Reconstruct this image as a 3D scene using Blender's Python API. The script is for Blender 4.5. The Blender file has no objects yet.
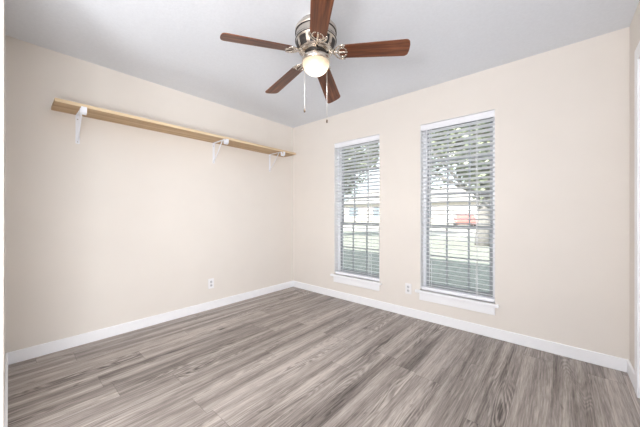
import bpy, bmesh, math, random
from mathutils import Vector, Matrix
random.seed(7)
S = bpy.context.scene
COL = S.collection
PI = math.pi

# ------------------------------------------------------------------ camera
cam = bpy.data.cameras.new('camera')
cam.sensor_width = 36.0
cam.lens = 272.6 / 640 * 36.0
cam.clip_start = 0.005
co = bpy.data.objects.new('camera', cam)
co.location = (3.0752, -2.8833, 1.1224)
co.rotation_euler = (PI / 2, 0, 0.7198)
COL.objects.link(co)
S.camera = co

# ------------------------------------------------------------------ world, sun, added fill lights, exposure
w = bpy.data.worlds.new('sky')
S.world = w
w.use_nodes = True
bg = w.node_tree.nodes['Background']
bg.inputs['Color'].default_value = (0.86, 0.93, 1.0, 1)
bg.inputs['Strength'].default_value = 2.2

sun = bpy.data.lights.new('sun', 'SUN')
sun.energy = 16.0
sun.angle = math.radians(1.0)
sun.color = (1.0, 0.94, 0.84)
so = bpy.data.objects.new('sun', sun)
SUN_EL, SUN_AZ = math.radians(33.5), math.radians(14)
sd = Vector((math.sin(SUN_AZ) * math.cos(SUN_EL), math.cos(SUN_AZ) * math.cos(SUN_EL), -math.sin(SUN_EL)))
so.rotation_euler = sd.to_track_quat('-Z', 'Y').to_euler()
so.location = (0, -6, 9)
COL.objects.link(so)

# unseen fill lights added in the adjoining room behind the camera:
# one panel at its far wall, one at its right-hand wall
def fill_light(name, loc, aim, sx, sy, power, color):
    l = bpy.data.lights.new(name, 'AREA')
    l.shape = 'RECTANGLE'
    l.size, l.size_y = sx, sy
    l.energy = power
    l.color = color
    o = bpy.data.objects.new(name, l)
    o.location = loc
    o.rotation_euler = Vector(aim).to_track_quat('-Z', 'Y').to_euler()
    COL.objects.link(o)
fill_light('hall_fill_far', (2.0, -5.9, 1.3), (0.0, 1.0, 0.12), 2.4, 1.9, 6.0, (0.97, 0.98, 1.0))
fill_light('hall_fill_side', (3.43, -3.52, 1.10), (-1.0, 0.05, 0.05), 1.0, 2.0, 80.0, (0.97, 0.98, 1.0))
# third added fill light, aimed up at the adjoining room's ceiling
fill_light('hall_fill_up', (3.0, -4.7, 1.0), (-0.15, 0.30, 1.0), 0.9, 0.9, 112.0, (0.98, 0.98, 1.0))

S.view_settings.view_transform = 'Standard'
S.view_settings.look = 'None'
S.view_settings.gamma = 1.0
S.view_settings.use_curve_mapping = False
S.view_settings.exposure = 0.05
try:
    S.cycles.max_bounces = 14
    S.cycles.diffuse_bounces = 8
    S.cycles.transparent_max_bounces = 24
    S.cycles.sample_clamp_indirect = 6.0
    S.cycles.use_denoising = True
except Exception:
    pass

# ------------------------------------------------------------------ material helpers
def lin(c):
    return tuple(((v / 255) / 12.92 if v / 255 <= 0.04045 else ((v / 255 + 0.055) / 1.055) ** 2.4) for v in c) + (1.0,)

def new_mat(name):
    m = bpy.data.materials.new(name)
    m.use_nodes = True
    nt = m.node_tree
    return m, nt, nt.nodes['Principled BSDF']

def N(nt, typ, **kw):
    n = nt.nodes.new(typ)
    for k, v in kw.items():
        if k.startswith('i_'):
            n.inputs[k[2:].replace('_', ' ')].default_value = v
        elif k.startswith('n_'):
            n.inputs[int(k[2:])].default_value = v
        else:
            setattr(n, k, v)
    return n

def math_node(nt, op, a, b=None, c=None):
    n = nt.nodes.new('ShaderNodeMath')
    n.operation = op
    for i, v in enumerate((a, b, c)):
        if v is None:
            continue
        if isinstance(v, (int, float)):
            n.inputs[i].default_value = v
        else:
            nt.links.new(v, n.inputs[i])
    return n.outputs[0]

def plain(name, rgb, rough=0.5, metal=0.0, spec=0.5, var=0.03, scale=20.0, bump=0.0, bscale=200.0):
    """one procedural surface: a base colour with a faint noise in it"""
    m, nt, b = new_mat(name)
    tc = N(nt, 'ShaderNodeTexCoord')
    nz = N(nt, 'ShaderNodeTexNoise', i_Scale=scale, i_Detail=4.0)
    nt.links.new(tc.outputs['Object'], nz.inputs['Vector'])
    base = lin(rgb)
    r = N(nt, 'ShaderNodeValToRGB')
    r.color_ramp.elements[0].position = 0.3
    r.color_ramp.elements[1].position = 0.7
    r.color_ramp.elements[0].color = tuple(v * (1 - var) for v in base[:3]) + (1,)
    r.color_ramp.elements[1].color = tuple(min(1, v * (1 + var)) for v in base[:3]) + (1,)
    nt.links.new(nz.outputs['Fac'], r.inputs['Fac'])
    nt.links.new(r.outputs['Color'], b.inputs['Base Color'])
    b.inputs['Roughness'].default_value = rough
    b.inputs['Metallic'].default_value = metal
    b.inputs['Specular IOR Level'].default_value = spec
    if bump:
        n2 = N(nt, 'ShaderNodeTexNoise', i_Scale=bscale, i_Detail=3.0)
        nt.links.new(tc.outputs['Object'], n2.inputs['Vector'])
        bp = N(nt, 'ShaderNodeBump', i_Strength=bump, i_Distance=0.002)
        nt.links.new(n2.outputs['Fac'], bp.inputs['Height'])
        nt.links.new(bp.outputs['Normal'], b.inputs['Normal'])
    return m

def wood(name, dark, mid, light, axis=0, grain=(1.2, 26, 26), rough=0.45, spec=0.5, ring=0.0):
    m, nt, b = new_mat(name)
    tc = N(nt, 'ShaderNodeTexCoord')
    mp = N(nt, 'ShaderNodeMapping')
    sc = [grain[1], grain[1], grain[2]]
    sc[axis] = grain[0]
    mp.inputs['Scale'].default_value = sc
    nt.links.new(tc.outputs['Object'], mp.inputs['Vector'])
    n1 = N(nt, 'ShaderNodeTexNoise', i_Scale=1.0, i_Detail=6.0, i_Roughness=0.6, i_Distortion=0.4)
    nt.links.new(mp.outputs['Vector'], n1.inputs['Vector'])
    r = N(nt, 'ShaderNodeValToRGB')
    r.color_ramp.elements[0].position = 0.28
    r.color_ramp.elements[0].color = lin(dark)
    r.color_ramp.elements[1].position = 0.72
    r.color_ramp.elements[1].color = lin(light)
    e = r.color_ramp.elements.new(0.5)
    e.color = lin(mid)
    nt.links.new(n1.outputs['Fac'], r.inputs['Fac'])
    nt.links.new(r.outputs['Color'], b.inputs['Base Color'])
    b.inputs['Roughness'].default_value = rough
    b.inputs['Specular IOR Level'].default_value = spec
    return m

def floor_material():
    m, nt, b = new_mat('grey_oak_planks')
    L = nt.links.new
    PW, PL = 0.182, 1.22
    tc = N(nt, 'ShaderNodeTexCoord')
    sp = N(nt, 'ShaderNodeSeparateXYZ')
    L(tc.outputs['Object'], sp.inputs[0])
    X, Y = sp.outputs['X'], sp.outputs['Y']
    xs = math_node(nt, 'DIVIDE', math_node(nt, 'ADD', X, 0.05), PW)
    row = math_node(nt, 'FLOOR', xs)
    fx = math_node(nt, 'FRACT', xs)
    w1 = N(nt, 'ShaderNodeTexWhiteNoise', noise_dimensions='1D')
    L(row, w1.inputs['W'])
    ys = math_node(nt, 'ADD', math_node(nt, 'DIVIDE', Y, PL), math_node(nt, 'MULTIPLY', w1.outputs['Value'], 7.3))
    colr = math_node(nt, 'FLOOR', ys)
    fy = math_node(nt, 'FRACT', ys)
    cid = N(nt, 'ShaderNodeCombineXYZ')
    L(row, cid.inputs[0]); L(colr, cid.inputs[1])
    w2 = N(nt, 'ShaderNodeTexWhiteNoise', noise_dimensions='3D')
    L(cid.outputs[0], w2.inputs['Vector'])
    pid = w2.outputs['Value']
    # coordinates that restart in every plank
    cv = N(nt, 'ShaderNodeCombineXYZ')
    L(math_node(nt, 'ADD', X, math_node(nt, 'MULTIPLY', pid, 31.0)), cv.inputs[0])
    L(math_node(nt, 'ADD', Y, math_node(nt, 'MULTIPLY', pid, 57.0)), cv.inputs[1])
    L(math_node(nt, 'MULTIPLY', pid, 13.0), cv.inputs[2])

    def noise(scale, detail, rough=0.55, dist=0.0):
        mp = N(nt, 'ShaderNodeMapping')
        mp.inputs['Scale'].default_value = scale
        L(cv.outputs[0], mp.inputs['Vector'])
        n = N(nt, 'ShaderNodeTexNoise', i_Scale=1.0, i_Detail=detail, i_Roughness=rough, i_Distortion=dist)
        L(mp.outputs['Vector'], n.inputs['Vector'])
        return n.outputs['Fac']
    broad = noise((10.0, 0.7, 1), 3.0)             # dark bands along the board
    streak = noise((42.0, 1.3, 5), 3.0, 0.6, 0.3)
    mb = N(nt, 'ShaderNodeMapping')                # long darker and lighter bands that run from board to board
    mb.inputs['Scale'].default_value = (13.0, 0.40, 1.0)
    L(tc.outputs['Object'], mb.inputs['Vector'])
    bands = N(nt, 'ShaderNodeTexNoise', i_Scale=1.0, i_Detail=2.0, i_Roughness=0.5)
    L(mb.outputs['Vector'], bands.inputs['Vector'])
    fine = noise((150.0, 6.0, 1), 5.0, 0.7)        # fine pores
    knots = noise((16.0, 5.0, 1), 2.0, 0.5, 0.6)
    hill = noise((7.5, 0.9, 1), 1.5, 0.45, 0.3)    # height field whose contours are the cathedral grain
    cont = math_node(nt, 'SINE', math_node(nt, 'ADD', math_node(nt, 'MULTIPLY', hill, 190.0), math_node(nt, 'MULTIPLY', fine, 5.0)))
    catm = noise((5.0, 0.8, 3), 1.0)
    catw = N(nt, 'ShaderNodeMapRange', n_1=0.50, n_2=0.68, n_3=0.0, n_4=1.0)
    L(catm, catw.inputs[0])

    t = math_node(nt, 'MULTIPLY', math_node(nt, 'SUBTRACT', broad, 0.5), 1.0)
    t = math_node(nt, 'ADD', t, math_node(nt, 'MULTIPLY', math_node(nt, 'SUBTRACT', bands.outputs['Fac'], 0.5), 1.25))
    t = math_node(nt, 'ADD', t, math_node(nt, 'MULTIPLY', math_node(nt, 'SUBTRACT', streak, 0.5), 0.7))
    t = math_node(nt, 'ADD', t, math_node(nt, 'MULTIPLY', math_node(nt, 'SUBTRACT', fine, 0.5), 1.5))
    t = math_node(nt, 'ADD', t, math_node(nt, 'MULTIPLY', math_node(nt, 'MULTIPLY', cont, catw.outputs[0]), 0.26))
    t = math_node(nt, 'ADD', t, math_node(nt, 'MULTIPLY', math_node(nt, 'SUBTRACT', pid, 0.5), 0.16))
    kn = N(nt, 'ShaderNodeMapRange', n_1=0.31, n_2=0.22, n_3=0.0, n_4=0.5)
    L(knots, kn.inputs[0])
    t = math_node(nt, 'SUBTRACT', t, kn.outputs[0])
    t = math_node(nt, 'ADD', t, 0.54)
    r = N(nt, 'ShaderNodeValToRGB')
    cr = r.color_ramp
    cr.elements[0].position = 0.0; cr.elements[0].color = lin(FLOOR_DARK)
    cr.elements[1].position = 1.0; cr.elements[1].color = lin(FLOOR_LIGHT)
    e = cr.elements.new(0.5); e.color = lin(FLOOR_MID)
    L(t, r.inputs['Fac'])
    # joints between boards
    ex = math_node(nt, 'MULTIPLY', math_node(nt, 'MINIMUM', fx, math_node(nt, 'SUBTRACT', 1.0, fx)), PW)
    ey = math_node(nt, 'MULTIPLY', math_node(nt, 'MINIMUM', fy, math_node(nt, 'SUBTRACT', 1.0, fy)), PL)
    ed = math_node(nt, 'MINIMUM', ex, ey)
    gap = N(nt, 'ShaderNodeMapRange', n_1=0.0006, n_2=0.0020, n_3=0.45, n_4=0.0)
    L(ed, gap.inputs[0])
    mx = N(nt, 'ShaderNodeMixRGB')
    L(gap.outputs[0], mx.inputs[0]); L(r.outputs['Color'], mx.inputs[1])
    mx.inputs[2].default_value = lin((62, 54, 50))
    L(mx.outputs[0], b.inputs['Base Color'])
    b.inputs['Roughness'].default_value = 0.42
    b.inputs['Specular IOR Level'].default_value = 0.42
    bp = N(nt, 'ShaderNodeBump', i_Strength=0.12, i_Distance=0.002)
    L(fine, bp.inputs['Height'])
    L(bp.outputs['Normal'], b.inputs['Normal'])
    return m

FLOOR_DARK, FLOOR_MID, FLOOR_LIGHT = (78, 70, 66), (147, 138, 132), (196, 187, 180)
M = {}
M['wall'] = plain('cream_wall_paint', (229, 224, 218), 0.75, spec=0.25, var=0.012, scale=3, bump=0.05, bscale=90)
M['ceiling'] = plain('white_ceiling_texture', (226, 231, 238), 0.85, spec=0.2, var=0.02, scale=60, bump=0.35, bscale=70)
M['trim'] = plain('white_trim_paint', (247, 249, 253), 0.4, var=0.01)
M['return'] = plain('white_window_return', (236, 236, 236), 0.6, var=0.01)
M['vinyl'] = plain('backlit_grey_sash', (158, 163, 167), 0.45, var=0.015)  # sashes and grilles: their backlit darkness is put into this grey
M['slat'] = plain('white_blind_slat', (240, 242, 246), 0.45, var=0.01)
M['rail'] = plain('white_blind_rail', (242, 244, 250), 0.4, var=0.01)
M['cord'] = plain('white_cord', (235, 236, 238), 0.8, var=0.02)
M['floor'] = floor_material()
M['plate'] = plain('white_outlet_plastic', (240, 240, 242), 0.35, var=0.01)
M['recept'] = plain('grey_white_receptacle', (205, 206, 210), 0.4, var=0.01)
M['slot'] = plain('dark_slot', (60, 58, 58), 0.6)
M['bracket'] = plain('white_enamel_bracket', (236, 239, 246), 0.35, var=0.01)
M['shelf'] = wood('raw_pine_board', (156, 128, 96), (186, 158, 124), (206, 182, 150), axis=1, grain=(1.0, 22, 22), rough=0.6, spec=0.3)
M['edge'] = wood('lit_pine_edge', (206, 180, 144), (222, 200, 166), (232, 214, 184), axis=1, grain=(1.0, 30, 30), rough=0.6, spec=0.3)  # lighter pine: the light on the shelf's front edge, put into its colour
M['walnut'] = wood('walnut_blade', (40, 19, 12), (100, 56, 34), (148, 92, 60), axis=0, grain=(2.6, 44, 44), rough=0.34, spec=0.5)
M['nickel'] = plain('brushed_nickel', (216, 208, 198), 0.2, metal=1.0, var=0.05, scale=40)
M['dark_vent'] = plain('dark_vent_opening', (38, 33, 30), 0.5)
M['chain'] = plain('pale_pull_chain', (214, 212, 208), 0.35, metal=0.6)
M['fob'] = plain('bronze_chain_fob', (96, 80, 66), 0.4, metal=0.5)
M['knob'] = plain('satin_nickel_knob', (190, 186, 180), 0.3, metal=1.0)
M['door'] = plain('white_door_paint', (236, 236, 238), 0.4, var=0.01)

def glass_pane():
    m, nt, b = new_mat('clear_window_glass')
    out = nt.nodes['Material Output']
    tr = N(nt, 'ShaderNodeBsdfTransparent')
    tr.inputs['Color'].default_value = (0.95, 0.97, 0.96, 1)
    gl = N(nt, 'ShaderNodeBsdfGlossy', i_Roughness=0.02)
    fr = N(nt, 'ShaderNodeFresnel', i_IOR=1.45)
    mx = N(nt, 'ShaderNodeMixShader')
    nt.links.new(fr.outputs[0], mx.inputs[0])
    nt.links.new(tr.outputs[0], mx.inputs[1]); nt.links.new(gl.outputs[0], mx.inputs[2])
    nt.links.new(mx.outputs[0], out.inputs['Surface'])
    return m
M['glass'] = glass_pane()

def lamp_globe():
    """frosted alabaster bowl, brightest where the bulb stands behind it"""
    m, nt, b = new_mat('lit_alabaster_glass')
    L = nt.links.new
    tc = N(nt, 'ShaderNodeTexCoord')
    vd = N(nt, 'ShaderNodeVectorMath', operation='DISTANCE')
    L(tc.outputs['Object'], vd.inputs[0])
    vd.inputs[1].default_value = (0, 0, -0.105)
    nz = N(nt, 'ShaderNodeTexNoise', i_Scale=14.0, i_Detail=2.0, i_Distortion=1.5)
    L(tc.outputs['Object'], nz.inputs['Vector'])
    d = math_node(nt, 'ADD', vd.outputs['Value'], math_node(nt, 'MULTIPLY', math_node(nt, 'SUBTRACT', nz.outputs['Fac'], 0.5), 0.03))
    mr = N(nt, 'ShaderNodeMapRange', n_1=0.02, n_2=0.135, n_3=2.2, n_4=0.34)
    L(d, mr.inputs[0])
    rc = N(nt, 'ShaderNodeValToRGB')
    rc.color_ramp.elements[0].position = 0.25; rc.color_ramp.elements[0].color = (1.0, 0.93, 0.80, 1)
    rc.color_ramp.elements[1].position = 0.95; rc.color_ramp.elements[1].color = (1.0, 0.82, 0.60, 1)
    L(math_node(nt, 'MULTIPLY', d, 7.4), rc.inputs['Fac'])
    L(rc.outputs['Color'], b.inputs['Emission Color'])
    L(mr.outputs[0], b.inputs['Emission Strength'])
    b.inputs['Base Color'].default_value = lin((150, 136, 112))
    b.inputs['Roughness'].default_value = 0.3
    return m
M['globe'] = lamp_globe()

# ------------------------------------------------------------------ mesh helpers
def bx(bm, x0, x1, y0, y1, z0, z1, mi=0):
    v = [bm.verts.new(p) for p in ((x0, y0, z0), (x1, y0, z0), (x1, y1, z0), (x0, y1, z0),
                                   (x0, y0, z1), (x1, y0, z1), (x1, y1, z1), (x0, y1, z1))]
    for f in ((0, 3, 2, 1), (4, 5, 6, 7), (0, 1, 5, 4), (1, 2, 6, 5), (2, 3, 7, 6), (3, 0, 4, 7)):
        bm.faces.new([v[i] for i in f]).material_index = mi
    return v

def lathe(bm, prof, seg=48, mi=0, cap=True):
    rings = []
    for r, z in prof:
        if r < 1e-6:
            rings.append([bm.verts.new((0, 0, z))])
        else:
            rings.append([bm.verts.new((r * math.cos(2 * PI * k / seg), r * math.sin(2 * PI * k / seg), z)) for k in range(seg)])
    for a, b in zip(rings, rings[1:]):
        for k in range(seg):
            k2 = (k + 1) % seg
            if len(a) == 1 and len(b) == 1:
                continue
            if len(a) == 1:
                f = bm.faces.new((a[0], b[k2], b[k]))
            elif len(b) == 1:
                f = bm.faces.new((a[k], a[k2], b[0]))
            else:
                f = bm.faces.new((a[k], a[k2], b[k2], b[k]))
            f.material_index = mi
            f.smooth = True

def tube(bm, pts, r, seg=8, mi=0, flat=1.0):
    """round bar through pts; radius may be a list; flat < 1 squashes it vertically"""
    pts = [Vector(p) for p in pts]
    n = len(pts)
    rs = r if isinstance(r, (list, tuple)) else [r] * n
    rings = []
    up = Vector((0, 0, 1))
    for i, p in enumerate(pts):
        t = (pts[min(i + 1, n - 1)] - pts[max(i - 1, 0)]).normalized()
        u = up if abs(t.dot(up)) < 0.95 else Vector((1, 0, 0))
        a = t.cross(u).normalized()
        b = a.cross(t).normalized()
        rings.append([bm.verts.new(p + a * rs[i] * math.cos(2 * PI * k / seg) + b * rs[i] * flat * math.sin(2 * PI * k / seg)) for k in range(seg)])
    for a, b in zip(rings, rings[1:]):
        for k in range(seg):
            f = bm.faces.new((a[k], a[(k + 1) % seg], b[(k + 1) % seg], b[k]))
            f.smooth = True; f.material_index = mi
    bm.faces.new(rings[0][::-1]).material_index = mi
    bm.faces.new(rings[-1]).material_index = mi

def strip(bm, pts, width_dir, width, thick):
    """flat bar: a path in a plane, extruded by width along width_dir"""
    pts = [Vector(p) for p in pts]
    wd = Vector(width_dir).normalized() * width / 2
    n = len(pts)
    rows = []
    for i, p in enumerate(pts):
        t = (pts[min(i + 1, n - 1)] - pts[max(i - 1, 0)]).normalized()
        nn = t.cross(wd).normalized() * thick / 2
        rows.append([bm.verts.new(q) for q in (p - wd - nn, p + wd - nn, p + wd + nn, p - wd + nn)])
    for a, b in zip(rows, rows[1:]):
        for k in range(4):
            bm.faces.new((a[k], a[(k + 1) % 4], b[(k + 1) % 4], b[k]))
    bm.faces.new(rows[0][::-1]); bm.faces.new(rows[-1])

def obj(name, bm, mats, parent=None, bevel=0.0, loc=None, seg=2):
    bmesh.ops.recalc_face_normals(bm, faces=bm.faces)
    me = bpy.data.meshes.new(name)
    bm.to_mesh(me); bm.free()
    o = bpy.data.objects.new(name, me)
    COL.objects.link(o)
    for m in (mats if isinstance(mats, (list, tuple)) else [mats]):
        me.materials.append(m)
    if parent:
        o.parent = parent
    if loc:
        o.location = loc
    if bevel:
        md = o.modifiers.new('bevel', 'BEVEL')
        md.width = bevel; md.segments = seg; md.limit_method = 'ANGLE'; md.angle_limit = math.radians(40)
    return o

def tag(o, label, cat, group=None):
    o['label'] = label; o['category'] = cat
    if group:
        o['group'] = group
    return o

def struct(name, bm, mats, parent=None, bevel=0.0, loc=None):
    o = obj(name, bm, mats, parent, bevel, loc)
    if not parent:
        o['kind'] = 'structure'
    return o

def empty(name, loc, rz=0.0):
    o = bpy.data.objects.new(name, None)
    o.empty_display_size = 0.1
    COL.objects.link(o)
    o.location = loc; o.rotation_euler = (0, 0, rz)
    return o

def thing(name, loc, label, cat, group=None, rz=0.0):
    return tag(empty(name, loc, rz), label, cat, group)

B = bmesh.new

# ------------------------------------------------------------------ the room
LX, LY, HC = 3.449, 2.901, 2.44      # right wall x, near wall -y, ceiling height
WT = 0.20                            # outer wall thickness
WIN = [(0.803, 1.483), (1.965, 2.643)]
WZ0, WZ1 = 0.310, 2.066
OX0 = 1.12                           # near wall cut short here so the added fill reaches the left wall
HY = -6.0                            # far end of the adjoining room

bm = B(); bx(bm, -0.12, LX + 0.12, HY, WT, -0.08, 0.0)
struct('floor', bm, M['floor'])
bm = B(); bx(bm, -0.12, LX + 0.12, HY, WT, HC, HC + 0.08)
struct('ceiling', bm, M['ceiling'])
bm = B(); bx(bm, -0.12, 0.0, HY, WT, 0.0, HC)
struct('wall_left', bm, M['wall'])

bm = B()                             # window wall, with two openings
xs = [0.0, WIN[0][0], WIN[0][1], WIN[1][0], WIN[1][1], LX]
for i in range(5):
    if i in (1, 3):
        bx(bm, xs[i], xs[i + 1], 0, WT, 0, WZ0); bx(bm, xs[i], xs[i + 1], 0, WT, WZ1, HC)
    else:
        bx(bm, xs[i], xs[i + 1], 0, WT, 0, HC)
struct('wall_back', bm, M['wall'])

DY0, DY1, DZ = -1.14, -0.365, 2.06   # door in the right wall
bm = B()
bx(bm, LX, LX + 0.12, DY1, WT, 0, HC); bx(bm, LX, LX + 0.12, HY, DY0, 0, HC); bx(bm, LX, LX + 0.12, DY0, DY1, DZ, HC)
struct('wall_right', bm, M['wall'])
bm = B()
bx(bm, 0, OX0, -LY - 0.11, -LY, 0, HC)
struct('wall_near', bm, M['wall'])
bm = B(); bx(bm, -0.12, LX + 0.12, HY - 0.1, HY, 0, HC)
struct('wall_hall', bm, M['wall'])

# roof with eaves: what shades the lawn under the windows
bm = B()
for (ya, za, yb, zb) in ((1.15, 2.72, -3.2, 4.3), (-3.2, 4.3, -7.2, 2.72)):
    v = [bm.verts.new(p) for p in ((-6, ya, za), (7, ya, za), (7, yb, zb), (-6, yb, zb),
                                   (-6, ya, za + .12), (7, ya, za + .12), (7, yb, zb + .12), (-6, yb, zb + .12))]
    for f in ((0, 3, 2, 1), (4, 5, 6, 7), (0, 1, 5, 4), (1, 2, 6, 5), (2, 3, 7, 6), (3, 0, 4, 7)):
        bm.faces.new([v[i] for i in f])
bx(bm, -6, 7, 0.1, 0.2, HC + 0.08, 3.02)
struct('roof', bm, plain('grey_shingles', (120, 114, 108), 0.9, var=0.1, scale=30))

# baseboards
BH, BT = 0.092, 0.013
def baseboard(name, x0, x1, y0, y1):
    bm = B(); bx(bm, x0, x1, y0, y1, 0.0, BH)
    struct(name, bm, M['trim'], bevel=0.004)
baseboard('baseboard_left', 0, BT, -LY, 0)
baseboard('baseboard_back', BT, LX - BT, -BT, 0)
baseboard('baseboard_right', LX - BT, LX, DY1 + 0.085, 0)
baseboard('baseboard_near', BT, OX0, -LY, -LY + BT)

# door in the right wall: only the edge of its casing is inside the frame
d = empty('door_1', (LX, (DY0 + DY1) / 2, 0)); d['kind'] = 'structure'
hw = (DY1 - DY0) / 2
bm = B()
bx(bm, -0.016, 0.0, hw, hw + 0.085, 0, DZ + 0.085); bx(bm, -0.016, 0.0, -hw - 0.085, -hw, 0, DZ + 0.085); bx(bm, -0.016, 0.0, -hw, hw, DZ, DZ + 0.085)
obj('casing', bm, M['trim'], d, 0.004)
bm = B()
bx(bm, 0.0, 0.115, hw - 0.018, hw, 0, DZ); bx(bm, 0.0, 0.115, -hw, -hw + 0.018, 0, DZ); bx(bm, 0.0, 0.115, -hw, hw, DZ - 0.018, DZ)
obj('jamb', bm, M['trim'], d)
bm = B(); bx(bm, 0.035, 0.07, -hw + 0.02, hw - 0.02, 0.012, DZ - 0.022)
for (a, b_) in ((0.2, 0.75), (0.95, 1.55), (1.65, 1.92)):
    for (c, e) in ((-hw + 0.13, -0.05), (0.05, hw - 0.13)):
        bx(bm, 0.029, 0.036, c, e, a, b_)
obj('door_panel', bm, M['door'], d, 0.004)
bm = B(); lathe(bm, [(0, 0), (0.03, 0), (0.03, 0.006), (0.012, 0.01), (0.012, 0.03), (0.026, 0.045), (0.028, 0.055), (0.018, 0.066), (0, 0.068)], 24)
k = obj('door_knob', bm, M['knob'], d, loc=(0.036, -hw + 0.09, 0.96)); k.rotation_euler = (0, -PI / 2, 0)

# ------------------------------------------------------------------ windows
def window(n, x0, x1):
    w_ = empty('window_%d' % n, ((x0 + x1) / 2, 0, WZ0)); w_['kind'] = 'structure'
    hx = (x1 - x0) / 2
    H = WZ1 - WZ0
    # painted return of the opening
    bm = B(); t = 0.004
    bx(bm, -hx, -hx + t, 0.001, 0.085, 0.02, H); bx(bm, hx - t, hx, 0.001, 0.085, 0.02, H); bx(bm, -hx, hx, 0.001, 0.085, H - t, H)
    obj('window_return', bm, M['return'], w_)
    # frame
    bm = B(); a, y0, y1 = 0.032, 0.085, 0.165
    bx(bm, -hx, -hx + a, y0, y1, 0, H); bx(bm, hx - a, hx, y0, y1, 0, H)
    bx(bm, -hx, hx, y0, y1, H - a, H); bx(bm, -hx, hx, y0, y1, 0, a)
    obj('window_frame', bm, M['trim'], w_, 0.003)
    zm = 0.985 - WZ0
    gx = hx - a
    def sash(name, ya, yb, za, zb, rows, st=0.028):
        bm = B()
        bx(bm, -gx, -gx + st, ya, yb, za, zb); bx(bm, gx - st, gx, ya, yb, za, zb)
        bx(bm, -gx + st, gx - st, ya, yb, za, za + st + 0.006); bx(bm, -gx + st, gx - st, ya, yb, zb - st, zb)
        s = obj(name, bm, M['vinyl'], w_, 0.002)
        bm = B(); ym = (ya + yb) / 2
        bx(bm, -gx + st, gx - st, ym - 0.002, ym + 0.002, za + st, zb - st)
        obj('pane', bm, M['glass'], s)
        bm = B()
        for k in (1, 2):
            xx = -gx + 2 * gx * k / 3
            bx(bm, xx - 0.008, xx + 0.008, ym - 0.007, ym + 0.007, za + st, zb - st)
        for k in range(1, rows):
            zz = za + (zb - za) * k / rows
            bx(bm, -gx + st, gx - st, ym - 0.0065, ym + 0.0065, zz - 0.008, zz + 0.008)
        obj('grille', bm, M['vinyl'], s)
    sash('lower_sash', 0.092, 0.117, a, zm + 0.018, 2)
    sash('upper_sash', 0.124, 0.149, zm - 0.018, H - a, 3)
    # interior stool with horns, apron below
    bm = B()
    bx(bm, -hx - 0.045, hx + 0.03, -0.034, 0.0, -0.027, 0.0)
    bx(bm, -hx, hx, 0.0, 0.085, -0.022, 0.0)
    o = obj('window_stool', bm, M['trim'], w_, 0.004)
    bm = B(); bx(bm, -hx - 0.005, hx, -0.013, 0, -0.102, -0.027)
    obj('window_apron', bm, M['trim'], w_, 0.003)
    return w_
window(1, *WIN[0])
window(2, *WIN[1])

# ------------------------------------------------------------------ blinds
TILT = math.radians(13)
def blind(x0, x1, label):
    hx = (x1 - x0) / 2 - 0.007
    t = thing('window_blind', ((x0 + x1) / 2, 0.038, WZ1 - 0.006), label, 'blind', 'white slatted blinds in the two windows')
    bm = B()
    bx(bm, -hx, hx, -0.022, 0.022, -0.045, 0.0)
    obj('headrail', bm, M['rail'], t, 0.003)
    bm = B()
    bx(bm, -hx - 0.002, hx + 0.002, -0.033, -0.024, -0.062, -0.002)
    bx(bm, -hx - 0.002, hx + 0.002, -0.036, -0.033, -0.020, -0.006)
    obj('valance', bm, M['rail'], t, 0.003)
    zb = 0.313 - (WZ1 - 0.006)
    bm = B()
    bx(bm, -hx, hx, -0.025, 0.025, zb, zb + 0.034)
    obj('bottom_rail', bm, M['rail'], t, 0.005)
    n = 38
    ztop, zbot = -0.078, zb + 0.058
    bm = B()
    ct, st = math.cos(TILT), math.sin(TILT)
    for k in range(n):
        z = ztop + (zbot - ztop) * k / (n - 1)
        vs = []
        prof = [(-0.025, 0.0), (-0.0125, 0.0016), (0, 0.0022), (0.0125, 0.0016), (0.025, 0.0)]
        top = [(a, c + 0.0014) for a, c in prof]; bot = [(a, c - 0.0014) for a, c in prof][::-1]
        loop = top + bot
        # inner edge up, outer edge down
        rot = [(a * ct + c * st * 0, c - a * st) for a, c in loop]
        A = [bm.verts.new((-hx, a, z + c)) for a, c in rot]
        C = [bm.verts.new((hx, a, z + c)) for a, c in rot]
        m_ = len(rot)
        for i in range(m_):
            bm.faces.new((A[i], A[(i + 1) % m_], C[(i + 1) % m_], C[i]))
        bm.faces.new(A[::-1]); bm.faces.new(C)
    obj('slats', bm, M['slat'], t)
    for xx in (-hx + 0.088, hx - 0.145):
        bm = B()
        for yy in (-0.0285, 0.0285):
            bx(bm, xx - 0.0022, xx + 0.0022, yy - 0.0007, yy + 0.0007, zb + 0.02, -0.04)
        obj('ladder_cord', bm, M['cord'], t)
    bm = B()
    tube(bm, [(-hx + 0.06, -0.041, -0.05), (-hx + 0.06, -0.0405, -0.4), (-hx + 0.06, -0.039, -0.62)], 0.0042, 8)
    obj('tilt_wand', bm, M['rail'], t)
    return t
blind(WIN[0][0], WIN[0][1], 'white slatted blind lowered in the narrow window nearer the room corner')
blind(WIN[1][0], WIN[1][1], 'white slatted blind lowered in the right-hand window, farther from the room corner')

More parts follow.
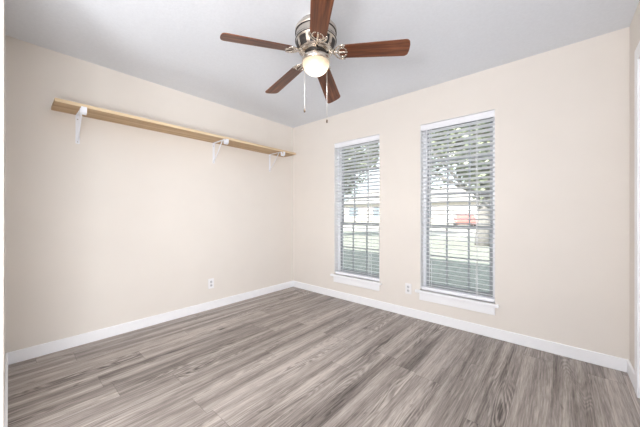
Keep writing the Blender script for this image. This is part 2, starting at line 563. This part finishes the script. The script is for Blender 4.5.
# ------------------------------------------------------------------ outlets
def outlet(loc, rz, label):
    t = thing('wall_outlet', loc, label, 'outlet', None, rz)       # local -y faces the room
    bm = B(); bx(bm, -0.0355, 0.0355, -0.006, 0.0, -0.058, 0.058)
    obj('cover_plate', bm, M['plate'], t, 0.003)
    for s in (-1, 1):
        bm = B()
        pts = []
        for k in range(24):
            a = 2 * PI * k / 24
            pts.append((max(-0.0135, min(0.0135, 0.0175 * math.cos(a))), 0.0145 * math.sin(a) + s * 0.0205))
        f0 = [bm.verts.new((x, -0.0065, z)) for x, z in pts]; f1 = [bm.verts.new((x, -0.0085, z)) for x, z in pts]
        bm.faces.new(f1)
        for k in range(24):
            bm.faces.new((f0[k], f0[(k + 1) % 24], f1[(k + 1) % 24], f1[k]))
        r = obj('receptacle', bm, M['recept'], t)
        bm = B()
        for sx in (-0.006, 0.006):
            bx(bm, sx - 0.0013, sx + 0.0013, -0.0092, -0.0084, s * 0.0205 - 0.002, s * 0.0205 + 0.007)
        bx(bm, -0.002, 0.002, -0.0092, -0.0084, s * 0.0205 - 0.009, s * 0.0205 - 0.005)
        obj('slots', bm, M['slot'], r)
    bm = B(); lathe(bm, [(0, 0.0015), (0.002, 0.0013), (0.0032, 0)], 12)
    sc = obj('screw', bm, M['knob'], t, loc=(0, -0.006, 0)); sc.rotation_euler = (PI / 2, 0, 0)
outlet((0, -1.320, 0.300), PI / 2, 'white duplex wall outlet on the left wall under the shelf')
outlet((1.836, 0, 0.300), 0, 'white duplex wall outlet on the window wall between the two windows')

# ------------------------------------------------------------------ closet shelf and its brackets
SZ, SD, SY0, SY1 = 1.956, 0.27, -2.660, -0.20
t = thing('closet_shelf', (0, (SY0 + SY1) / 2, SZ), 'long raw pine shelf board with lit front edge, high on the left wall', 'shelf')
hl_ = (SY1 - SY0) / 2
bm = B(); bx(bm, 0.001, SD - 0.006, -hl_, hl_, 0, 0.025)
obj('shelf_board', bm, M['shelf'], t)
bm = B(); bx(bm, SD - 0.006, SD, -hl_, hl_, 0, 0.025)
e = obj('front_edge', bm, M['edge'], t, 0.001); e['label'] = 'front edge coloured as lit'

def bracket(y, label):
    t = thing('shelf_bracket', (0, y, SZ), label, 'bracket', 'white metal brackets under the closet shelf')
    wd = (0, 1, 0)
    bm = B()
    strip(bm, [(0.0015, 0, -0.240), (0.0015, 0, -0.0015)], wd, 0.026, 0.003)
    obj('wall_leg', bm, M['bracket'], t, 0.0006)
    for zz in (-0.035, -0.226):
        bm = B(); lathe(bm, [(0, 0.0025), (0.003, 0.0022), (0.0052, 0)], 12)
        s = obj('screw', bm, M['knob'], t, loc=(0.003, 0, zz)); s.rotation_euler = (0, PI / 2, 0)
    bm = B()
    strip(bm, [(0.003, 0, -0.0018), (0.262, 0, -0.0018)], wd, 0.024, 0.003)
    obj('top_arm', bm, M['bracket'], t, 0.0006)
    bm = B()
    pts = []
    for k in range(13):
        u = k / 12
        x = 0.004 + 0.20 * u
        z = -0.212 + 0.207 * u - 0.020 * math.sin(PI * u) * (1 - u)
        pts.append((x, 0, z))
    strip(bm, pts, wd, 0.011, 0.005)
    obj('brace', bm, M['bracket'], t, 0.0012)
    # rod hook: a wide flange hung on the front of the arm, curling into an open saddle
    bm = B()
    pts = [(0.236, 0, -0.005), (0.253, 0, -0.006), (0.257, 0, -0.014)]
    for k in range(15):
        a = PI - k / 14 * PI * 1.02
        pts.append((0.283 + 0.0250 * math.cos(a), 0, -0.036 - 0.0250 * math.sin(a)))
    pts.append((0.3090, 0, -0.006))
    strip(bm, pts, wd, 0.034, 0.0028)
    obj('rod_hook', bm, M['bracket'], t, 0.0006)
bracket(-2.500, 'white metal shelf bracket with rod hook near the free left end of the shelf')
bracket(-1.287, 'white metal shelf bracket with rod hook under the middle of the shelf')
bracket(-0.455, 'white metal shelf bracket with rod hook nearest the room corner')

# ------------------------------------------------------------------ ceiling fan
FX, FY = 1.7935, -1.465
fan = thing('ceiling_fan', (FX, FY, HC), 'five-blade walnut and brushed nickel ceiling fan with lit globe, flush on the ceiling', 'ceiling fan')
bm = B()
lathe(bm, [(0.0, 0.0), (0.118, 0.0), (0.122, -0.012), (0.138, -0.026), (0.145, -0.036), (0.145, -0.050), (0.140, -0.055),
           (0.140, -0.100), (0.144, -0.104), (0.144, -0.116), (0.139, -0.122), (0.131, -0.160), (0.118, -0.186), (0.100, -0.194), (0.0, -0.194)], 64)
hs = obj('motor_housing', bm, M['nickel'], fan)
for za in (-0.058, -0.112):            # dark grooves round the drum
    bm = B(); lathe(bm, [(0.139, za), (0.1455, za), (0.1455, za - 0.005), (0.139, za - 0.005), (0.139, za)], 64)
    obj('groove_band', bm, M['dark_vent'], hs)
for k in range(10):                   # dark vent windows around the flare
    a0 = 2 * PI * (k + 0.16) / 10; a1 = 2 * PI * (k + 0.84) / 10
    n = 6
    rows = []
    bm = B()
    for i in range(n + 1):
        a = a0 + (a1 - a0) * i / n
        rows.append([bm.verts.new((r * math.cos(a), r * math.sin(a), z)) for r, z in ((0.1385, -0.128), (0.1325, -0.158), (0.1205, -0.183), (0.117, -0.180), (0.129, -0.156), (0.135, -0.128))])
    for p, q in zip(rows, rows[1:]):
        for j in range(6):
            bm.faces.new((p[j], p[(j + 1) % 6], q[(j + 1) % 6], q[j]))
    bm.faces.new(rows[0][::-1]); bm.faces.new(rows[-1])
    obj('vent_slot', bm, M['dark_vent'], hs)
bm = B()
lathe(bm, [(0.0, -0.193), (0.074, -0.193), (0.077, -0.196), (0.077, -0.203), (0.073, -0.206), (0.0, -0.206)], 48)
obj('flywheel', bm, M['dark_vent'], fan)
bm = B()
lathe(bm, [(0.0, -0.205), (0.070, -0.205), (0.076, -0.210), (0.080, -0.220), (0.094, -0.228), (0.0985, -0.234),
           (0.0985, -0.260), (0.094, -0.263), (0.0, -0.250)], 56)
obj('light_fitter', bm, M['nickel'], fan)
GR = 0.0935
prof = []
for k in range(19):
    a = k / 18 * PI / 2
    prof.append((GR * math.cos(a), -0.020 - 0.082 * math.sin(a)))
prof = [(GR - 0.001, -0.008), (GR, -0.014)] + prof
bm = B(); lathe(bm, prof, 56)
obj('glass_globe', bm, M['globe'], fan, loc=(0, 0, -0.246))

bulb = bpy.data.lights.new('fan_bulb', 'SPOT')      # the bowl throws its light down and sideways
bulb.energy = 20.0
bulb.spot_size = math.radians(172)
bulb.spot_blend = 0.6
bulb.shadow_soft_size = 0.06
bulb.color = (1.0, 0.97, 0.94)
bo = bpy.data.objects.new('fan_bulb', bulb)
bo.location = (0, 0, -0.36)
bo.parent = fan
COL.objects.link(bo)

PH = 4.336; R1, RR, W1, WR, TH = 0.630, 0.165, 0.067, 0.055, -0.244
DA = [-0.049, -0.088, 0.209, 0.001, -0.073]
DZs = [-0.080, -0.110, -0.135, -0.030, 0.029]
ZB = 2.247 - HC
for k in range(5):
    ang = PH - math.radians(72) * k + DA[k]
    pitch = math.atan(DZs[k])
    th = -0.42 if k == 2 else TH      # one blade has been knocked out of true
    mat = Matrix.Translation((0, 0, ZB)) @ Matrix.Rotation(ang, 4, 'Z') @ Matrix.Rotation(-pitch, 4, 'Y') @ Matrix.Rotation(th, 4, 'X')
    # blade outline in its own plane, x outwards
    out = []
    rc = 0.020
    def corner(cx, cy, a0, a1, r):
        for i in range(7):
            a = a0 + (a1 - a0) * i / 6
            out.append((cx + r * math.cos(a), cy + r * math.sin(a)))
    corner(R1 - 0.028, W1 - 0.028, PI / 2, 0.15, 0.028)
    for i in range(1, 6):
        yy = (W1 - 0.028) * (1 - 2 * i / 6)
        out.append((R1 + 0.004 * (1 - (yy / W1) ** 2), yy))
    corner(R1 - 0.028, -W1 + 0.028, -0.15, -PI / 2, 0.028)
    corner(RR + 0.035, -WR + 0.035, -PI / 2, -PI, 0.035)
    corner(RR + 0.035, WR - 0.035, PI, PI / 2, 0.035)
    bm = B()
    up = [bm.verts.new((x, y, 0.003)) for x, y in out]; dn = [bm.verts.new((x, y, -0.003)) for x, y in out]
    bm.faces.new(up); bm.faces.new(dn[::-1])
    for i in range(len(out)):
        j = (i + 1) % len(out)
        bm.faces.new((dn[i], dn[j], up[j], up[i]))
    bl = obj('blade', bm, M['walnut'], fan, 0.0012)
    bl.matrix_local = mat
    # scrolled blade iron under the blade root
    bm = B()
    zi = -0.0065
    tube(bm, [(0.070, 0, 0.004), (0.110, 0, -0.004), (0.140, 0, zi), (0.205, 0, zi), (0.222, 0, zi)], [0.013, 0.010, 0.008, 0.007, 0.006], 8, flat=0.5)
    for s in (-1, 1):
        arc = [(0.118, 0, -0.004), (0.138, s * 0.022, zi), (0.150, s * 0.040, zi), (0.166, s * 0.053, zi), (0.184, s * 0.058, zi), (0.204, s * 0.057, zi)]
        tube(bm, arc, 0.0066, 8, flat=0.6)
        arc = []
        for i in range(15):
            a = PI - (i / 14) * PI * 0.9
            arc.append((0.186 + 0.030 * math.cos(a), s * (0.006 + 0.030 * math.sin(a)), zi))
        tube(bm, arc, 0.0052, 8, flat=0.6)
        tube(bm, [(0.160, s * 0.022, zi), (0.172, s * 0.040, zi), (0.190, s * 0.046, zi), (0.204, s * 0.057, zi)], 0.0045, 8, flat=0.6)
    ir = obj('blade_iron', bm, M['nickel'], fan)
    ir.matrix_local = mat

def chain(dx, dy, z0, z1):
    bm = B()
    tube(bm, [(dx, dy, z0), (dx, dy, z1)], 0.0013, 6)
    n = int((z0 - z1) / 0.009)
    for i in range(n):
        z = z0 - (i + 0.5) * (z0 - z1) / n
        bmesh.ops.create_icosphere(bm, subdivisions=1, radius=0.0023, matrix=Matrix.Translation((dx, dy, z)))
    c = obj('pull_chain', bm, M['chain'], fan)
    bm = B()
    lathe(bm, [(0, 0), (0.003, -0.002), (0.0062, -0.010), (0.0068, -0.018), (0.005, -0.026), (0.0, -0.029)], 16)
    obj('chain_fob', bm, M['fob'], c, loc=(dx, dy, z1))
# chains hang either side of the light kit, across the line of sight
ca, sa = math.cos(0.7198), math.sin(0.7198)
chain(-0.083 * ca + 0.06 * -sa, -0.083 * sa + 0.06 * ca, -0.226, -0.560)
chain(0.079 * ca + 0.06 * -sa, 0.079 * sa + 0.06 * ca, -0.226, -0.635)

# ------------------------------------------------------------------ outdoors
GZ = -0.25
def ground(name, x0, x1, y0, y1, z, mat, kind='structure'):
    bm = B(); bx(bm, x0, x1, y0, y1, z - 0.2, z)
    o = obj(name, bm, mat); o['kind'] = kind
    return o
grass = plain('lawn_grass', (140, 143, 138), 0.95, var=0.25, scale=9, spec=0.1)
ground('lawn', -60, 60, 0.2, 15.0, GZ, grass)
ground('sidewalk', -60, 60, 15.0, 16.2, GZ + 0.02, plain('pale_concrete', (200, 196, 188), 0.9, var=0.05))
ground('street', -60, 60, 16.2, 23.0, GZ - 0.05, plain('worn_asphalt', (150, 148, 146), 0.9, var=0.08))
ground('lawn_opposite', -60, 60, 23.0, 60, GZ, grass)

def leaf_mat(name, a, b_):
    m, nt, p = new_mat(name)
    oi = N(nt, 'ShaderNodeTexCoord')
    nz = N(nt, 'ShaderNodeTexNoise', i_Scale=1.6, i_Detail=5.0)
    nt.links.new(oi.outputs['Object'], nz.inputs['Vector'])
    r = N(nt, 'ShaderNodeValToRGB')
    r.color_ramp.elements[0].position = 0.35; r.color_ramp.elements[0].color = lin(a)
    r.color_ramp.elements[1].position = 0.65; r.color_ramp.elements[1].color = lin(b_)
    nt.links.new(nz.outputs['Fac'], r.inputs['Fac'])
    nt.links.new(r.outputs['Color'], p.inputs['Base Color'])
    p.inputs['Roughness'].default_value = 0.6
    p.inputs['Specular IOR Level'].default_value = 0.3
    return m
LEAF = leaf_mat('oak_leaves', (128, 138, 118), (166, 172, 148))
BARK = plain('grey_bark', (120, 118, 118), 0.95, var=0.25, scale=12, bump=0.5, bscale=20)

def tree(x, y, h, r, trunk_h, trunk_r, n, leaf, label, seed):
    rnd = random.Random(seed)
    t = thing('leafy_tree', (x, y, GZ), label, 'tree', 'trees seen through the windows')
    bm = B()
    tube(bm, [(0, 0, -0.1), (0.05, 0.02, trunk_h * 0.5), (0, 0, trunk_h), (0.1, 0.1, h * 0.75)], [trunk_r * 1.25, trunk_r, trunk_r * 0.9, trunk_r * 0.25], 14)
    for i in range(7):
        a = i / 7 * 2 * PI + rnd.random()
        L_ = r * (0.5 + 0.25 * rnd.random())
        zz = trunk_h * (0.8 + 0.35 * rnd.random())
        tube(bm, [(0, 0, zz), (L_ * 0.4 * math.cos(a), L_ * 0.4 * math.sin(a), zz + 0.5), (L_ * math.cos(a), L_ * math.sin(a), zz + 1.2 + rnd.random())],
             [trunk_r * 0.45, trunk_r * 0.3, trunk_r * 0.08], 8)
    obj('trunk', bm, BARK, t)
    bm = B()
    cl = []
    for i in range(46):
        while True:
            p = Vector((rnd.uniform(-1, 1), rnd.uniform(-1, 1), rnd.uniform(-1, 1)))
            if p.length < 1: break
        cl.append((p.x * r * 0.72, p.y * r * 0.72, (h + trunk_h) / 2 + p.z * (h - trunk_h) * 0.42, r * rnd.uniform(0.18, 0.28)))
    for i in range(n):
        c = cl[rnd.randrange(len(cl))]
        g = Vector((rnd.gauss(0, 1), rnd.gauss(0, 1), rnd.gauss(0, 0.8))).normalized() * c[3] * rnd.uniform(0.35, 1.0)
        p = Vector(c[:3]) + g
        q = Matrix.Rotation(rnd.uniform(0, 6.28), 3, 'Z') @ Matrix.Rotation(rnd.uniform(-1.2, 1.2), 3, 'X')
        a, b_ = q @ Vector((leaf, 0, 0)), q @ Vector((0, leaf * 0.55, 0))
        bm.faces.new([bm.verts.new(v) for v in (p - a, p - b_, p + a, p + b_)])
    obj('foliage', bm, LEAF, t)

tree(0.6, 10.6, 8.0, 4.1, 2.1, 0.26, 19000, 0.12, 'leafy tree with thick grey trunk, seen through the right-hand blind', 3)
tree(-7.4, 9.4, 7.6, 3.9, 1.9, 0.22, 18000, 0.12, 'leafy green tree overhanging the view through the blind nearer the corner', 5)

# house over the road
t = thing('house', (-14, 34, GZ), 'pale low house across the street, seen faintly through the blinds', 'house')
bm = B(); bx(bm, -11, 11, 0, 8, 0, 2.9)
obj('walls', bm, plain('pale_brick', (206, 198, 190), 0.9, var=0.08, scale=6), t)
bm = B()
v = [bm.verts.new(p) for p in ((-11.6, -0.7, 2.8), (11.6, -0.7, 2.8), (11.6, 8.7, 2.8), (-11.6, 8.7, 2.8), (-7.5, 4, 5.1), (7.5, 4, 5.1))]
for f in ((0, 1, 5, 4), (1, 2, 5), (2, 3, 4, 5), (3, 0, 4), (0, 3, 2, 1)):
    bm.faces.new([v[i] for i in f])
obj('roof', bm, plain('weathered_roof', (168, 164, 160), 0.9, var=0.1), t)
for xx in (-8, -3.5, 3.5):
    bm = B(); bx(bm, xx - 0.9, xx + 0.9, -0.04, 0.02, 0.9, 2.3)
    wn = obj('window', bm, plain('house_window_dark', (110, 120, 130), 0.2), t)
bm = B(); bx(bm, -0.5, 0.5, -0.04, 0.02, 0.05, 2.15)
obj('front_door', bm, plain('grey_house_door', (130, 126, 124), 0.5), t)
bm = B(); bx(bm, 6.2, 9.8, -0.04, 0.02, 0.05, 2.2)
obj('garage_door', bm, plain('white_garage_door', (226, 224, 220), 0.5), t)

# red car parked on the far side
t = thing('car', (-4.1, 27.4, GZ), 'red car parked across the street, glimpsed through the right-hand blind', 'car', None, 1.9)
bm = B()
sec = [(-2.1, 0.42), (-2.15, 0.62), (-2.0, 0.88), (-1.2, 0.95), (-0.6, 1.38), (0.9, 1.42), (1.55, 1.0), (2.05, 0.92), (2.15, 0.65), (2.1, 0.36), (-1.9, 0.30)]
for s in (-1,):
    A = [bm.verts.new((x, -0.86 if z < 1.0 else -0.68, z)) for x, z in sec]; C = [bm.verts.new((x, 0.86 if z < 1.0 else 0.68, z)) for x, z in sec]
    bm.faces.new(A); bm.faces.new(C[::-1])
    for i in range(len(sec)):
        j = (i + 1) % len(sec)
        bm.faces.new((A[i], C[i], C[j], A[j]))
CARGLASS = plain('car_glass', (70, 80, 88), 0.15)
obj('car_body', bm, plain('red_car_paint', (182, 104, 100), 0.3, var=0.02), t, 0.05)
for xx in (-1.35, 1.3):
    for yy in (-0.80, 0.80):
        bm = B(); lathe(bm, [(0, -0.1), (0.2, -0.1), (0.31, -0.09), (0.32, 0), (0.31, 0.09), (0.2, 0.1), (0, 0.1)], 24)
        wv = obj('wheel', bm, plain('black_tyre', (40, 40, 42), 0.8), t, loc=(xx, yy, 0.32)); wv.rotation_euler = (PI / 2, 0, 0)
for s in (-1, 1):
    bm = B()
    vv = [bm.verts.new((x, s * yy, z)) for x, yy, z in ((-1.0, 0.835, 1.0), (-0.55, 0.70, 1.33), (0.85, 0.70, 1.36), (1.35, 0.835, 1.0))]
    ww = [bm.verts.new((v_.co.x, v_.co.y + s * 0.012, v_.co.z)) for v_ in vv]
    bm.faces.new(ww)
    for i in range(4):
        bm.faces.new((vv[i], vv[(i + 1) % 4], ww[(i + 1) % 4], ww[i]))
    obj('side_window', bm, CARGLASS, t)
